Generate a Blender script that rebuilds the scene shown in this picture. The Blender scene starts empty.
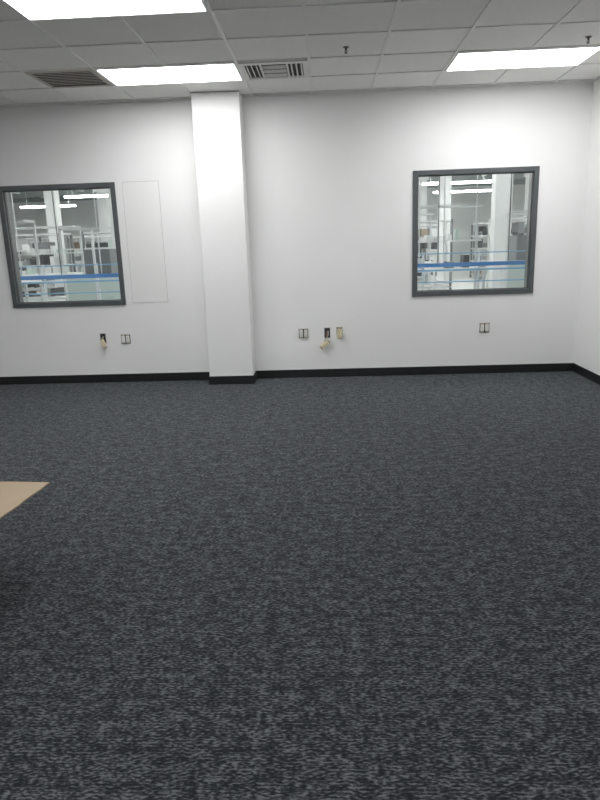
import bpy, bmesh, math, random
from mathutils import Vector, Matrix
random.seed(7)
S=bpy.context.scene
# ---------------------------------------------------------------- materials
def mat(name,col=(.8,.8,.8),rough=.5,metal=0,emit=None,estr=0,spec=.5):
    m=bpy.data.materials.new(name); m.use_nodes=True
    b=m.node_tree.nodes['Principled BSDF']
    b.inputs['Base Color'].default_value=(*col,1); b.inputs['Roughness'].default_value=rough
    b.inputs['Metallic'].default_value=metal; b.inputs['Specular IOR Level'].default_value=spec
    if emit:
        b.inputs['Emission Color'].default_value=(*emit,1); b.inputs['Emission Strength'].default_value=estr
    return m
def nodes(m): return m.node_tree.nodes,m.node_tree.links,m.node_tree.nodes['Principled BSDF']
def vary(m,c1,c2,scale,bump=0,bscale=None,detail=4,stretch=(1,1,1),lo=.35,hi=.65,bdist=.002):
    N,L,b=nodes(m)
    tc=N.new('ShaderNodeTexCoord'); mp=N.new('ShaderNodeMapping'); mp.inputs['Scale'].default_value=stretch
    L.new(tc.outputs['Object'],mp.inputs['Vector'])
    n=N.new('ShaderNodeTexNoise'); n.inputs['Scale'].default_value=scale; n.inputs['Detail'].default_value=detail
    L.new(mp.outputs[0],n.inputs['Vector'])
    r=N.new('ShaderNodeValToRGB'); r.color_ramp.elements[0].position=lo; r.color_ramp.elements[1].position=hi
    r.color_ramp.elements[0].color=(*c1,1); r.color_ramp.elements[1].color=(*c2,1)
    L.new(n.outputs['Fac'],r.inputs[0]); L.new(r.outputs[0],b.inputs['Base Color'])
    if bump:
        n2=N.new('ShaderNodeTexNoise'); n2.inputs['Scale'].default_value=bscale or scale; n2.inputs['Detail'].default_value=6
        L.new(mp.outputs[0],n2.inputs['Vector'])
        bp=N.new('ShaderNodeBump'); bp.inputs['Strength'].default_value=bump; bp.inputs['Distance'].default_value=bdist
        L.new(n2.outputs['Fac'],bp.inputs['Height']); L.new(bp.outputs[0],b.inputs['Normal'])
    return m
M={}
M['wall']=vary(mat('painted_drywall',rough=.6,spec=.3),(.81,.81,.80),(.84,.84,.835),.9,.15,180,3)
M['panel']=vary(mat('painted_access_panel',rough=.5),(.81,.81,.80),(.83,.83,.82),1.2)
M['gapline']=mat('panel_shadow_gap',(.42,.42,.41),.7)
M['base']=mat('black_rubber_base',(.005,.005,.006),.42)
M['frame']=vary(mat('grey_painted_metal',rough=.38),(.056,.063,.066),(.068,.075,.079),8)
M['gasket']=mat('window_gasket',(.03,.032,.034),.5)
M['white']=mat('white_plastic',(.85,.85,.82),.35)
M['cream']=mat('ivory_plastic',(.85,.76,.5),.4)
M['strap']=mat('zinc_strap',(.45,.42,.34),.5,.2)
M['dark']=mat('dark_slot',(.01,.01,.01),.6)
M['steelbox']=mat('galvanised_box',(.35,.35,.35),.5,.4)
M['brass']=mat('brass_screw',(.6,.42,.15),.35,1)
M['wire_b']=mat('wire_black',(.015,.015,.015),.4); M['wire_w']=mat('wire_white',(.75,.75,.72),.4)
M['wire_g']=mat('wire_bare_copper',(.55,.3,.12),.35,1)
M['tbar']=mat('ceiling_tbar_white',(.78,.78,.76),.45)
M['lens']=mat('troffer_lens',(.9,.9,.9),.4,emit=(.985,.99,.99),estr=16.3)
M['troffer']=mat('troffer_white_metal',(.85,.85,.83),.35)
M['grille']=vary(mat('return_grille_paint',rough=.5),(.42,.37,.32),(.50,.44,.38),30)
M['diff']=mat('diffuser_metal',(.70,.69,.66),.4)
M['duct']=mat('duct_interior',(.012,.011,.010),.8)
M['chrome']=mat('sprinkler_brass',(.12,.10,.08),.35,.8)
# acoustic tile
m=mat('acoustic_tile',rough=.9,spec=.1); M['tile']=m
N,L,b=nodes(m)
tc=N.new('ShaderNodeTexCoord')
vm=N.new('ShaderNodeVectorMath'); vm.operation='DIVIDE'; vm.inputs[1].default_value=(.61,.61,1)
off=N.new('ShaderNodeVectorMath'); off.operation='SUBTRACT'; off.inputs[1].default_value=(-1.93,5.87,0)
L.new(tc.outputs['Object'],off.inputs[0]); L.new(off.outputs[0],vm.inputs[0])
fl=N.new('ShaderNodeVectorMath'); fl.operation='FLOOR'; L.new(vm.outputs[0],fl.inputs[0])
wn=N.new('ShaderNodeTexWhiteNoise'); wn.noise_dimensions='2D'; L.new(fl.outputs[0],wn.inputs['Vector'])
r=N.new('ShaderNodeValToRGB'); r.color_ramp.elements[0].color=(.84,.83,.805,1); r.color_ramp.elements[1].color=(.90,.89,.87,1)
L.new(wn.outputs['Value'],r.inputs[0])
vo=N.new('ShaderNodeTexNoise'); vo.inputs['Scale'].default_value=160; vo.inputs['Detail'].default_value=3
L.new(tc.outputs['Object'],vo.inputs['Vector'])
r2=N.new('ShaderNodeValToRGB'); r2.color_ramp.elements[0].position=.34; r2.color_ramp.elements[1].position=.42
r2.color_ramp.elements[0].color=(.75,.75,.75,1); r2.color_ramp.elements[1].color=(1,1,1,1)
L.new(vo.outputs['Fac'],r2.inputs[0])
mx=N.new('ShaderNodeMix'); mx.data_type='RGBA'; mx.blend_type='MULTIPLY'; mx.inputs[0].default_value=1
L.new(r.outputs[0],mx.inputs[6]); L.new(r2.outputs[0],mx.inputs[7]); L.new(mx.outputs[2],b.inputs['Base Color'])
# carpet
m=mat('woven_loop_carpet',rough=.95,spec=.1); M['carpet']=m
N,L,b=nodes(m)
tc=N.new('ShaderNodeTexCoord')
def noise(scale,stretch,detail=2,rgh=.5,warp=None):
    mp=N.new('ShaderNodeMapping'); mp.inputs['Scale'].default_value=stretch
    L.new(warp or tc.outputs['Object'],mp.inputs['Vector'])
    n=N.new('ShaderNodeTexNoise'); n.inputs['Scale'].default_value=scale; n.inputs['Detail'].default_value=detail
    n.inputs['Roughness'].default_value=rgh
    L.new(mp.outputs[0],n.inputs['Vector']); return n.outputs['Fac']
def math_(op,a,bv):
    n=N.new('ShaderNodeMath'); n.operation=op
    for i,v in enumerate((a,bv)):
        if hasattr(v,'links'): L.new(v,n.inputs[i])
        else: n.inputs[i].default_value=v
    return n.outputs[0]
dash=noise(1,(58,145,1),1,.5)
blob=noise(1,(18,29,1),2,.55)
big=noise(1,(7.0,10,1),2,.5)
fine=noise(1,(260,420,1),1,.5)
s=math_('ADD',math_('MULTIPLY',dash,.58),math_('MULTIPLY',blob,.33))
s=math_('ADD',s,math_('MULTIPLY',big,.09)); s=math_('ADD',s,math_('MULTIPLY',fine,.10))
# woven rows
sep=N.new('ShaderNodeSeparateXYZ'); L.new(tc.outputs['Object'],sep.inputs[0])
row=math_('SINE',math_('MULTIPLY',sep.outputs['Y'],2*math.pi/.013),0)
s=math_('ADD',s,math_('MULTIPLY',row,.018))
r=N.new('ShaderNodeValToRGB'); cr=r.color_ramp
cr.elements[0].position=.485; cr.elements[0].color=(.0105,.0122,.0138,1)
cr.elements[1].position=.665; cr.elements[1].color=(.122,.132,.137,1)
e=cr.elements.new(.57); e.color=(.038,.0425,.0455,1)
L.new(s,r.inputs[0]); L.new(r.outputs[0],b.inputs['Base Color'])
bp=N.new('ShaderNodeBump'); bp.inputs['Strength'].default_value=.6; bp.inputs['Distance'].default_value=.005
L.new(s,bp.inputs['Height']); L.new(bp.outputs[0],b.inputs['Normal'])
# low-angle fibre sheen of a loop pile
b.inputs['Sheen Weight'].default_value=.06; b.inputs['Sheen Roughness'].default_value=.5; b.inputs['Sheen Tint'].default_value=(.8,.9,1,1)
# cardboard
M['card']=vary(mat('kraft_cardboard',rough=.8,spec=.15),(.45,.345,.235),(.50,.39,.27),3,.1,60,2)
M['cardedge']=mat('corrugated_edge',(.33,.24,.15),.85)
M['tape']=mat('packing_tape',(.45,.33,.18),.2)
# glass
m=bpy.data.materials.new('window_glass'); m.use_nodes=True; M['glass']=m
N,L=m.node_tree.nodes,m.node_tree.links; N.clear()
o=N.new('ShaderNodeOutputMaterial'); t=N.new('ShaderNodeBsdfTransparent'); t.inputs[0].default_value=(.93,.96,.95,1)
g=N.new('ShaderNodeBsdfGlossy'); g.inputs['Roughness'].default_value=.02
f=N.new('ShaderNodeFresnel'); f.inputs[0].default_value=1.9
mxs=N.new('ShaderNodeMixShader'); L.new(f.outputs[0],mxs.inputs[0]); L.new(t.outputs[0],mxs.inputs[1]); L.new(g.outputs[0],mxs.inputs[2]); L.new(mxs.outputs[0],o.inputs[0])
# factory
M['fwall']=vary(mat('factory_wall',rough=.7),(.54,.57,.57),(.68,.70,.69),.4)
M['ffloor']=vary(mat('factory_concrete',rough=.45),(.58,.60,.59),(.66,.67,.65),.8)
M['fceil']=vary(mat('factory_ceiling_panel',rough=.8),(.50,.54,.53),(.58,.61,.60),.5)
M['fbeam']=mat('factory_beam',(.20,.23,.23),.6)
M['fwhite']=mat('factory_white_paint',(.82,.83,.83),.5)
M['falu']=mat('aluminium_profile',(.66,.68,.69),.4,.2)
M['fblue']=mat('blue_rail_paint',(.035,.20,.55),.4)
M['fcyan']=mat('light_blue_paint',(.16,.42,.68),.4)
M['fdark']=mat('factory_dark_equipment',(.03,.034,.038),.5)
M['fgrey']=mat('factory_grey_bin',(.16,.17,.18),.5)
M['fgreen']=mat('pale_green_guard',(.60,.70,.66),.2)
M['fbrown']=mat('brown_carton',(.32,.25,.18),.8)
M['ftube']=mat('factory_tube',(.9,.9,.9),.4,emit=(1,1,.98),estr=29)
# ---------------------------------------------------------------- mesh helper
def build(name,parts,parent=None,loc=(0,0,0),rot=(0,0,0),bevel=0):
    """parts: ('box',lo,hi,mat[,matrix]) | ('cyl',p0,p1,r,mat) | ('quad',4pts,mat)"""
    bm=bmesh.new(); mats=[]
    def mi(k):
        if k not in mats: mats.append(k)
        return mats.index(k)
    for p in parts:
        if p[0]=='box':
            lo,hi,k=p[1:4]; idx=mi(k); mt=p[4] if len(p)>4 else None
            vs=[]
            for z in (lo[2],hi[2]):
                for x,y in ((lo[0],lo[1]),(hi[0],lo[1]),(hi[0],hi[1]),(lo[0],hi[1])):
                    v=Vector((x,y,z)); vs.append(bm.verts.new(mt@v if mt else v))
            for q in ((3,2,1,0),(4,5,6,7),(0,1,5,4),(1,2,6,5),(2,3,7,6),(3,0,4,7)):
                f=bm.faces.new([vs[i] for i in q]); f.material_index=idx
        elif p[0]=='cyl':
            a,b_,r_,k=Vector(p[1]),Vector(p[2]),p[3],p[4]; r2_=p[5] if len(p)>5 else r_
            d=b_-a; q=d.to_track_quat('Z','Y').to_matrix().to_4x4(); q.translation=(a+b_)/2
            res=bmesh.ops.create_cone(bm,cap_ends=True,segments=16,radius1=r_,radius2=r2_,depth=d.length,matrix=q)
            fs=set(f for v in res['verts'] for f in v.link_faces); idx=mi(k)
            for f in fs: f.material_index=idx; f.smooth=len(f.verts)==4
        elif p[0]=='quad':
            f=bm.faces.new([bm.verts.new(Vector(v)) for v in p[1]]); f.material_index=mi(p[2])
    me=bpy.data.meshes.new(name); bm.to_mesh(me); bm.free()
    for k in mats: me.materials.append(M[k])
    ob=bpy.data.objects.new(name,me); S.collection.objects.link(ob)
    ob.location=loc; ob.rotation_euler=rot
    if parent: ob.parent=parent
    if bevel:
        bv=ob.modifiers.new('bevel','BEVEL'); bv.width=bevel; bv.segments=2; bv.limit_method='ANGLE'
    return ob
def empty(name,loc=(0,0,0),rot=(0,0,0)):
    e=bpy.data.objects.new(name,None); e.location=loc; e.rotation_euler=rot; e.empty_display_size=.1
    S.collection.objects.link(e); return e
def wire(name,pts,r,k,parent=None):
    cu=bpy.data.curves.new(name,'CURVE'); cu.dimensions='3D'; cu.bevel_depth=r; cu.bevel_resolution=2
    sp=cu.splines.new('NURBS'); sp.points.add(len(pts)-1); sp.use_endpoint_u=True; sp.order_u=3
    for i,p in enumerate(pts): sp.points[i].co=(*p,1)
    cu.materials.append(M[k]); ob=bpy.data.objects.new(name,cu); S.collection.objects.link(ob)
    if parent: ob.parent=parent
    return ob
# ---------------------------------------------------------------- room shell
D=7.174; H=2.982; XR=2.748; XL=-6.6; YB=-5.5; T=.14; FY=34
WZ0,WZ1=.881,2.192
WL=(-3.531,-2.241); WR=(.944,2.253)
fi=.012   # opening slightly inside frame outer edge
build('floor',[('box',(XL-T,YB-T,-.1),(XR+T,D+T,0),'carpet')])
xs=[XL-T,WL[0]+fi,WL[1]-fi,WR[0]+fi,WR[1]-fi,XR+T]; z0,z1=WZ0+fi,WZ1-fi
pw=[]
for i in range(5):
    if i%2==0: pw.append(('box',(xs[i],D,0),(xs[i+1],D+T,H+.3),'wall'))
    else:
        pw.append(('box',(xs[i],D,0),(xs[i+1],D+T,z0),'wall')); pw.append(('box',(xs[i],D,z1),(xs[i+1],D+T,H+.3),'wall'))
build('wall_back',pw)
build('wall_right',[('box',(XR,YB,0),(XR+T,D,H+.3),'wall')])
build('wall_left',[('box',(XL-T,YB,0),(XL,D,H+.3),'wall')])
build('wall_front',[('box',(XL-T,YB-T,0),(XR+T,YB,H+.3),'wall')])
build('ceiling',[('box',(XL,YB,H+.006),(XR,D,H+.04),'tile')])
# T-bar grid
GX,GY,G=-1.93,5.872,.61
gp=[]
lights=[(-1.93,5.872),(1.12,5.872),(-1.93,4.042),(-4.98,2.822),(-1.93,-.838),(1.12,-.838),(-4.98,-1.448),(1.12,-3.278),(-1.93,-3.888)]  # unseen troffers beside and behind the camera are added to light the room
k=-8
while GX+k*G<XR:
    x=GX+k*G
    if x>XL: gp.append(('box',(x-.010,YB,H-.003),(x+.010,D,H+.008),'tbar'))
    k+=1
k=-20
while GY+k*G<D:
    y=GY+k*G
    if y>YB: gp.append(('box',(XL,y-.010,H-.0025),(XR,y+.010,H+.0085),'tbar'))
    k+=1
build('ceiling_grid_trim',gp)
e=.022
build('trim_1',[('box',(XL,D-e,H-.006),(XR,D,H+.004),'tbar'),('box',(XR-e,YB,H-.006),(XR,D-e,H+.004),'tbar'),('box',(XL,YB,H-.006),(XL+e,D-e,H+.004),'tbar')])
# column
CX0,CX1,CP=-1.304,-.821,.27
build('column',[('box',(CX0,D-CP,0),(CX1,D,H),'wall')],bevel=.006)
bh,bt=.095,.008
def bb(name,lo,hi): return build(name,[('box',lo,hi,'base')],bevel=.003)
bb('baseboard_back',(XL,D-bt,0),(CX0,D,bh)); bb('baseboard_back.001',(CX1,D-bt,0),(XR,D,bh))
bb('baseboard_right',(XR-bt,YB,0),(XR,D-bt,bh)); bb('baseboard_left',(XL,YB,0),(XL+bt,D-bt,bh))
build('baseboard_column',[('box',(CX0-bt,D-CP-bt,0),(CX1+bt,D-CP,bh),'base'),('box',(CX0-bt,D-CP,0),(CX0,D-bt,bh),'base'),('box',(CX1,D-CP,0),(CX1+bt,D-bt,bh),'base')],bevel=.002)
# access panel seam
ax0,ax1,az0,az1=-2.165,-1.765,.90,2.19
build('trim_2',[('box',(ax0,D-.0015,az0),(ax1,D,az1),'gapline'),('box',(ax0+.004,D-.004,az0+.004),(ax1-.004,D-.0015,az1-.004),'panel')])
# windows
def window(name,x0,x1):
    p=empty(name,(0,0,0)); fw=.052; y0=D-.018; y1=D+T+.018
    fr=[]
    for (a,b_) in (((x0,y0,WZ0),(x0+fw,y1,WZ1)),((x1-fw,y0,WZ0),(x1,y1,WZ1)),((x0+fw,y0,WZ0),(x1-fw,y1,WZ0+fw)),((x0+fw,y0,WZ1-fw),(x1-fw,y1,WZ1))):
        fr.append(('box',a,b_,'frame'))
    build('frame',fr,p,bevel=.004)
    gy=D+.03; s=.008; a0,a1,c0,c1=x0+fw,x1-fw,WZ0+fw,WZ1-fw
    st=[('box',(a0,gy-.015,c0),(a0+s,gy+.015,c1),'gasket'),('box',(a1-s,gy-.015,c0),(a1,gy+.015,c1),'gasket'),('box',(a0+s,gy-.015,c0),(a1-s,gy+.015,c0+s),'gasket'),('box',(a0+s,gy-.015,c1-s),(a1-s,gy+.015,c1),'gasket')]
    build('glazing_stop',st,p)
    build('glass_pane',[('quad',[(a0,gy,c0),(a1,gy,c0),(a1,gy,c1),(a0,gy,c1)],'glass')],p)
window('window_1',*WL); window('window_2',*WR)
# ---------------------------------------------------------------- ceiling fittings
def troffer(x,y):
    p=empty('ceiling_light',(x,y,H))
    w,d=1.22,.61; a=.013; f_=.028
    rim=[('box',(a,a,-.008),(w-a,f_,.004),'troffer'),('box',(a,d-f_,-.008),(w-a,d-a,.004),'troffer'),
         ('box',(a,f_,-.008),(f_,d-f_,.004),'troffer'),('box',(w-f_,f_,-.008),(w-a,d-f_,.004),'troffer')]
    build('door_frame',rim,p)
    build('diffuser_lens',[('box',(f_,f_,-.005),(w-f_,d-f_,.003),'lens')],p)
for l in lights: troffer(*l)
def rot_box(c,sz,ax,ang,k):
    mt=Matrix.Translation(c)@Matrix.Rotation(ang,4,ax)
    h=[s/2 for s in sz]; return ('box',(-h[0],-h[1],-h[2]),(h[0],h[1],h[2]),k,mt)
# return grille
p=empty('return_air_grille',(-2.54,5.872,H)); w=.61; a=.014
build('back',[('box',(a,a,-.001),(w-a,w-a,.004),'duct')],p)
build('flange',[('box',(a,a,-.005),(w-a,.06,.0),'grille'),('box',(a,w-.06,-.005),(w-a,w-a,0),'grille'),('box',(a,.06,-.005),(.045,w-.06,0),'grille'),('box',(w-.045,.06,-.005),(w-a,w-.06,0),'grille')],p)
build('louvers',[('box',(.045,.094+i*.054,-.004),(w-.045,.108+i*.054,-.0025),'grille') for i in range(8)],p)
# supply diffuser (multi-section)
p=empty('supply_air_diffuser',(-.71,5.872,H))
build('back',[('box',(a,a,-.001),(w-a,w-a,.004),'duct')],p)
fr=[('box',(a,a,-.012),(w-a,.08,0),'diff'),('box',(a,w-.08,-.012),(w-a,w-a,0),'diff'),('box',(a,.08,-.012),(.055,w-.08,0),'diff'),('box',(w-.055,.08,-.012),(w-a,w-.08,0),'diff')]
for x in (.19,.42): fr.append(('box',(x-.008,.08,-.012),(x+.008,w-.08,0),'diff'))
build('frame',fr,p)
lv=[]
for i in range(3): lv.append(rot_box((.305,.17+i*.135,-.012),(.205,.04,.003),'X',math.radians(-25),'diff'))
for sx,sg in ((.062,1),(.445,-1)):
    for i in range(3): lv.append(rot_box((sx+.012+i*.042,w/2,-.012),(.014,w-.17,.003),'Y',math.radians(38*sg),'diff'))
build('vanes',lv,p)
# sprinklers
def sprinkler(x,y):
    p=empty('fire_sprinkler',(x,y,H)); p.scale=(.8,.8,.8)
    parts=[('cyl',(0,0,.0),(0,0,-.006),.030,'chrome'),('cyl',(0,0,-.006),(0,0,-.028),.011,'chrome'),
     ('cyl',(0,0,-.055),(0,0,-.058),.017,'chrome'),('cyl',(0,0,-.028),(0,0,-.055),.004,'wire_b'),
     ('cyl',(-.011,0,-.026),(-.013,0,-.044),.0025,'chrome'),('cyl',(.011,0,-.026),(.013,0,-.044),.0025,'chrome'),
     ('cyl',(-.013,0,-.044),(0,0,-.056),.0025,'chrome'),('cyl',(.013,0,-.044),(0,0,-.056),.0025,'chrome')]
    build('head',parts,p)
sprinkler(.2,5.59); sprinkler(2.09,5.62)
# ---------------------------------------------------------------- outlets
def device_parts(k):
    # receptacle centred at origin, facing -Y
    P=[('box',(-.019,-.004,-.050),(.019,0,.050),'strap')]
    P.append(('box',(-.0185,-.012,-.037),(.0185,.018,.037),k))
    for s in (-1,1):
        z=s*.0195
        P.append(('cyl',(0,-.012,z),(0,-.016,z),.0165,k))
        P.append(('box',(-.0075,-.0168,z+.000),(-.0050,-.0155,z+.009),'dark')); P.append(('box',(.0050,-.0168,z+.000),(.0075,-.0155,z+.009),'dark'))
        P.append(('cyl',(0,-.0155,z-.008),(0,-.0168,z-.008),.003,'dark'))
        P.append(('cyl',(0,-.004,s*.045),(0,-.006,s*.045),.004,'brass'))
    P.append(('cyl',(0,-.012,0),(0,-.0165,0),.003,'brass'))
    return P
def wallbox(p):
    w_,h_=.030,.054
    build('electrical_box',[('box',(-w_-.004,-.003,-h_-.004),(w_+.004,0,-h_),'steelbox'),('box',(-w_-.004,-.003,h_),(w_+.004,0,h_+.004),'steelbox'),
      ('box',(-w_-.004,-.003,-h_),(-w_,0,h_),'steelbox'),('box',(w_,-.003,-h_),(w_+.004,0,h_),'steelbox'),('box',(-w_,-.0015,-h_),(w_,0,h_),'dark')],p)
def outlet_quad(x,z):
    p=empty('electrical_outlet',(x,D,z)); 
    build('electrical_box',[('box',(-.054,-.003,-.054),(.054,0,.054),'steelbox'),('box',(-.051,-.0035,-.051),(.051,-.003,.051),'dark')],p)
    build('receptacle_1',device_parts('white'),p,loc=(-.0255,-.005,0)); build('receptacle_2',device_parts('white'),p,loc=(.0255,-.005,0))
def hanging(x,z,dx,dz,ang,k='cream',box=True,yaw=.3,sc=1.15):
    p=empty('loose_wall_receptacle',(x,D,z)); 
    if box: wallbox(p)
    r_=build('receptacle',device_parts(k),p,loc=(dx,-.045,dz),rot=(.15,ang,yaw)); r_.scale=(sc,sc,sc)
    for i,(kk,o_) in enumerate((('wire_b',-.010),('wire_w',.010),('wire_g',0))):
        wire('wire_%d'%(i+1),[(o_*.8,.0,.02),(o_*1.5,-.05,.015),(dx*.4+o_,-.055,dz*.5),(dx+o_,-.03,dz*.85),(dx+o_*.9,-.02,dz)],.0022,kk,p)
hanging(-2.545,.51,.012,-.05,-.35); outlet_quad(-2.285,.495)
outlet_quad(-.262,.505); hanging(.004,.505,-.03,-.125,.9,sc=1.25); hanging(.142,.510,.0,-.005,.1,'cream',True,-.25,sc=1.35)
outlet_quad(1.745,.515)
# ---------------------------------------------------------------- cardboard near the left edge
hb=.40; bx0,bx1,by0,by1=-2.75,-1.98,1.75,2.72
p=empty('cardboard_box')
build('carton',[('box',(bx0,by0,0),(bx1,by1,hb-.006),'card'),('box',(bx0-.001,(by0+by1)/2-.03,.25),(bx1+.001,(by0+by1)/2+.03,hb-.0055),'tape')],p,bevel=.004)
for nm,y0_,y1_ in (('flap_1',by0,(by0+by1)/2-.003),('flap_2',(by0+by1)/2+.003,by1)):
    build(nm,[('box',(bx0,y0_,hb-.006),(bx1,y1_,hb-.002),'card')],p)
# sheet
bm=bmesh.new()
ex=Vector((-.995,.08,0)); ey=Vector((-.09,-.995,0)); B=Vector((-1.362,2.884,0))
outl=[]
W_,L_=1.35,1.15
for i in range(14): outl.append(B+ex*(W_*i/14)+ey*(random.uniform(-.004,.004) if i else 0))
for i in range(10): outl.append(B+ex*W_+ey*(L_*i/10))
for i in range(14): outl.append(B+ex*(W_*(1-i/14))+ey*L_)
for i in range(1,12): outl.append(B+ey*(L_*(1-i/12))+ex*(random.uniform(-.004,.004)))
outl.append(B+ey*.02+ex*.002)
vs=[bm.verts.new((v.x,v.y,hb-.001)) for v in outl]
f=bm.faces.new(vs); f.normal_update()
if f.normal.z<0: f.normal_flip()
ext=bmesh.ops.extrude_face_region(bm,geom=[f])
for v in ext['geom']:
    if isinstance(v,bmesh.types.BMVert): v.co.z+=.006
bmesh.ops.recalc_face_normals(bm,faces=bm.faces)
for f in bm.faces: f.material_index=0 if abs(f.normal.z)>.5 else 1
me=bpy.data.meshes.new('cardboard_sheet'); bm.to_mesh(me); bm.free(); me.materials.append(M['card']); me.materials.append(M['cardedge'])
ob=bpy.data.objects.new('cardboard_sheet',me); S.collection.objects.link(ob)
# ---------------------------------------------------------------- factory hall seen through windows
FX0,FX1,FH=-21,15,4.2; y0=D+T
build('factory_floor',[('box',(FX0,y0,-.1),(FX1,FY,0),'ffloor')])
build('wall_factory_far',[('box',(FX0,FY,0),(FX1,FY+.2,FH),'fwall')])
build('wall_factory_left',[('box',(FX0-.2,y0,0),(FX0,FY,FH),'fwall')])
build('wall_factory_right',[('box',(FX1,y0,0),(FX1+.2,FY,FH),'fwall')])
build('factory_ceiling',[('box',(FX0,y0,FH),(FX1,FY,FH+.1),'fceil')])
bp_=[]
for i in range(9): bp_.append(('box',(FX0,y0+2+i*3,FH-.28),(FX1,y0+2.15+i*3,FH),'fbeam'))
for i in range(12): bp_.append(('box',(FX0+1+i*3,y0,FH-.12),(FX0+1.08+i*3,FY,FH),'fwhite'))
build('factory_ceiling_beams',bp_)
build('ventilation_duct',[('cyl',(FX0,11.4,3.25),(FX1,11.4,2.95),.27,'fceil')]+[('cyl',(x,11.4,3.25-.3*(x-FX0)/36),(x+.04,11.4,3.25-.3*(x-FX0)/36),.285,'fbeam') for x in range(-19,14,3)])
for i,y in enumerate((9.0,13.8,17,20,23.5,28)):
    for x in (-14,-9.2,-4.6,-.4,3.4,7.6):
        if y<12 and (x<-5 or x>4): continue
        p=empty('factory_strip_light',(x+(i%2)*1.1,y,FH-.62-(.25 if y>12 else 0)))
        rz=.62+(.25 if y>12 else 0)
        build('housing',[('box',(0,-.03,0),(2.4,.03,.05),'fwhite'),('cyl',(.3,0,.05),(.3,0,rz),.006,'falu'),('cyl',(2.1,0,.05),(2.1,0,rz),.006,'falu')],p)
        build('tube',[('box',(.03,-.06,-.03),(2.37,.06,-.001),'ftube'),('box',(.03,-.075,.0),(2.37,-.032,.03),'ftube'),('box',(.03,.032,.0),(2.37,.075,.03),'ftube')],p)  # glowing strips along both sides are added to brighten the hall ceiling
for x in (-13.5,-9,-4.6,.3,3.9,8.2):
    for y in (14.9,21.9,27):
        build('factory_column',[('box',(x-.18,y-.18,0),(x+.18,y+.18,FH-.3),'fwhite'),('box',(x-.24,y-.24,0),(x+.24,y+.24,.25),'fwhite'),('box',(x-.24,y-.24,FH-.45),(x+.24,y+.24,FH-.3),'fwhite')])
# blue guard rail running parallel to the wall
rp=[('box',(-9,9.5,1.09),(7,9.55,1.145),'fblue'),('box',(-9,9.5,1.03),(7,9.54,1.055),'fcyan'),('box',(-9,9.5,.87),(7,9.54,.885),'fcyan'),('box',(-9,9.56,1.27),(7,9.585,1.285),'fcyan'),('box',(-9,9.5,.45),(7,9.54,.50),'falu')]
for i in range(21): rp.append(('box',(-9+i*.8,9.56,0),(-8.97+i*.8,9.59,1.3),'fwhite'))
for i,x in enumerate((-5.2,-4.62,-4.5,-3.9,-3.3,1.35,1.62,1.7,2.15,2.62,2.9,3.05)): rp.append(('cyl',(x,9.53,1.15),(x,9.53,FH),.009,'fwhite' if i%3 else 'fgrey'))
build('conveyor_guard_rail',rp)
NB=['fwhite','fdark','fgrey','fwhite','fdark','falu','fgreen','fwhite','fdark']
def bench(x,y,seed):
    rd=random.Random(seed); P=[]
    w_,d_=1.8,.75
    for sx in (0,w_-.05):
        for sy in (0,d_-.05): P.append(('box',(sx,sy,0),(sx+.05,sy+.05,2.1 if sy>0 else .88),'falu'))
    P.append(('box',(0,0,.88),(w_,d_,.93),'fwhite')); P.append(('box',(0,d_-.35,1.42),(w_,d_,1.45),'fwhite')); P.append(('box',(0,d_-.5,2.06),(w_,d_,2.1),'falu'))
    P.append(('box',(0,.05,.3),(w_,d_,.33),'falu'))
    cx=.05
    while cx<w_-.3:
        ww=rd.uniform(.04,.18); hh=rd.uniform(.06,.3); P.append(('box',(cx,.3,.93),(cx+ww,.6,.93+hh),rd.choice(NB))); cx+=ww+rd.uniform(.03,.2)
    cx=.05
    while cx<w_-.3:
        ww=rd.uniform(.04,.15); hh=rd.uniform(.05,.2); P.append(('box',(cx,d_-.32,1.45),(cx+ww,d_-.05,1.45+hh),rd.choice(NB))); cx+=ww+rd.uniform(.05,.3)
    build('workbench',P,loc=(x,y,0))
def rack(x,y,seed):
    rd=random.Random(seed); P=[]; w_,d_=2.4,.9; hh_=2.0
    for sx in (0,w_-.06):
        for sy in (0,d_-.06): P.append(('box',(sx,sy,0),(sx+.06,sy+.06,hh_),rd.choice(['fwhite','fgrey'])))
    for z in (.1,.6,1.05,1.5,1.94):
        P.append(('box',(0,0,z),(w_,d_,z+.05),'falu'))
        if z>1.8: continue
        cx=.08
        while cx<w_-.4:
            ww=rd.uniform(.08,.22); P.append(('box',(cx,.1,z+.05),(cx+ww,.8,z+.05+rd.uniform(.1,.34)),rd.choice(NB+['fgrey','fbrown']))); cx+=ww+rd.uniform(.02,.3)
    build('storage_rack',P,loc=(x,y,0))
s_=1
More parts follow.
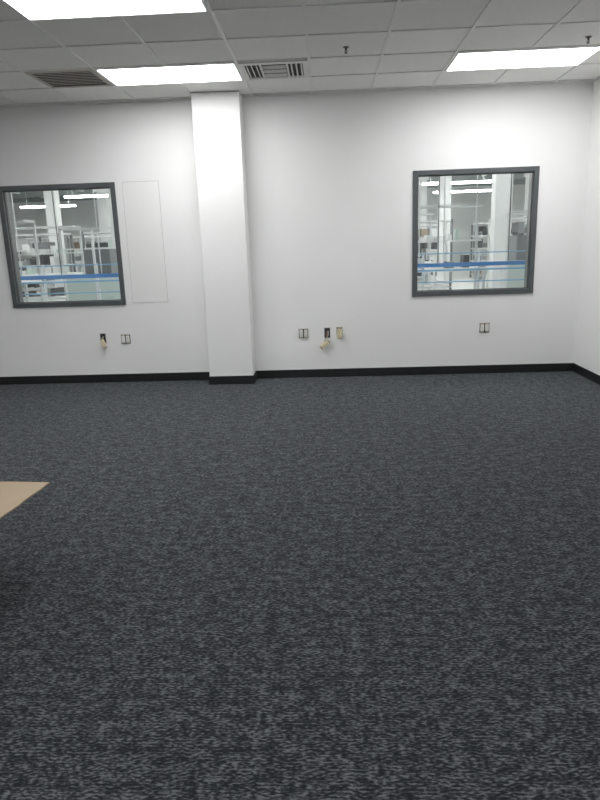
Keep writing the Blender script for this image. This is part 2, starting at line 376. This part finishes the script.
for x in (-7.6,-2.4,1.2,5.6): bench(x,12.4,s_); s_+=1
for x in (-11,-8.1,-4.2,-2,.9,4.3,6.6): bench(x,16.2,s_+20); s_+=1
for x in (-13,-10,-7,-3.6,1.2,4.8,8): rack(x,18.8,s_+50); s_+=1
for x in (-16,-13,-9.6,-6,-2,2,5.5,9): rack(x,24.3,s_+50); s_+=1
# machine guard enclosures with pale panels
for x,y in ((-5.0,12.3),(3.4,12.5)):
    P=[]
    for i in range(3):
        P.append(('box',(i*.6,0,0),(i*.6+.04,.04,1.9),'fwhite'))
        if i<2: P.append(('box',(i*.6+.04,.015,.3),(i*.6+.6,.025,1.0),'fgreen')); P.append(('box',(i*.6+.04,0,1.0),(i*.6+.6,.04,1.04),'fwhite'))
    P.append(('box',(0,0,1.86),(1.24,.04,1.9),'fwhite')); P.append(('box',(.2,.3,0),(1.1,1.1,1.0),'falu')); P.append(('box',(.3,.4,1.0),(.8,.9,1.5),'fgrey'))
    build('machine_guard_enclosure',P,loc=(x,y,0))
# ---------------------------------------------------------------- world, camera, view
w=bpy.data.worlds.new('world'); S.world=w; w.use_nodes=True
w.node_tree.nodes['Background'].inputs[0].default_value=(.5,.52,.55,1); w.node_tree.nodes['Background'].inputs[1].default_value=.1
S.view_settings.view_transform='Standard'; S.view_settings.gamma=1.12
yaw,pitch,roll,fpx,h=-.0455,.2401,-.0331,641.9,1.4953
wv=Vector((math.sin(yaw)*math.cos(pitch),math.cos(yaw)*math.cos(pitch),-math.sin(pitch)))
r0=Vector((math.cos(yaw),-math.sin(yaw),0)); u0=r0.cross(wv)
Rr=r0*math.cos(roll)+u0*math.sin(roll); Uu=-r0*math.sin(roll)+u0*math.cos(roll)
cd=bpy.data.cameras.new('camera'); cam=bpy.data.objects.new('camera',cd); S.collection.objects.link(cam)
mt=Matrix((Rr,Uu,-wv)).transposed().to_4x4(); mt.translation=(0,0,h); cam.matrix_world=mt
cd.sensor_fit='VERTICAL'; cd.sensor_height=24; cd.lens=24*fpx/800; cd.clip_end=200
S.camera=cam
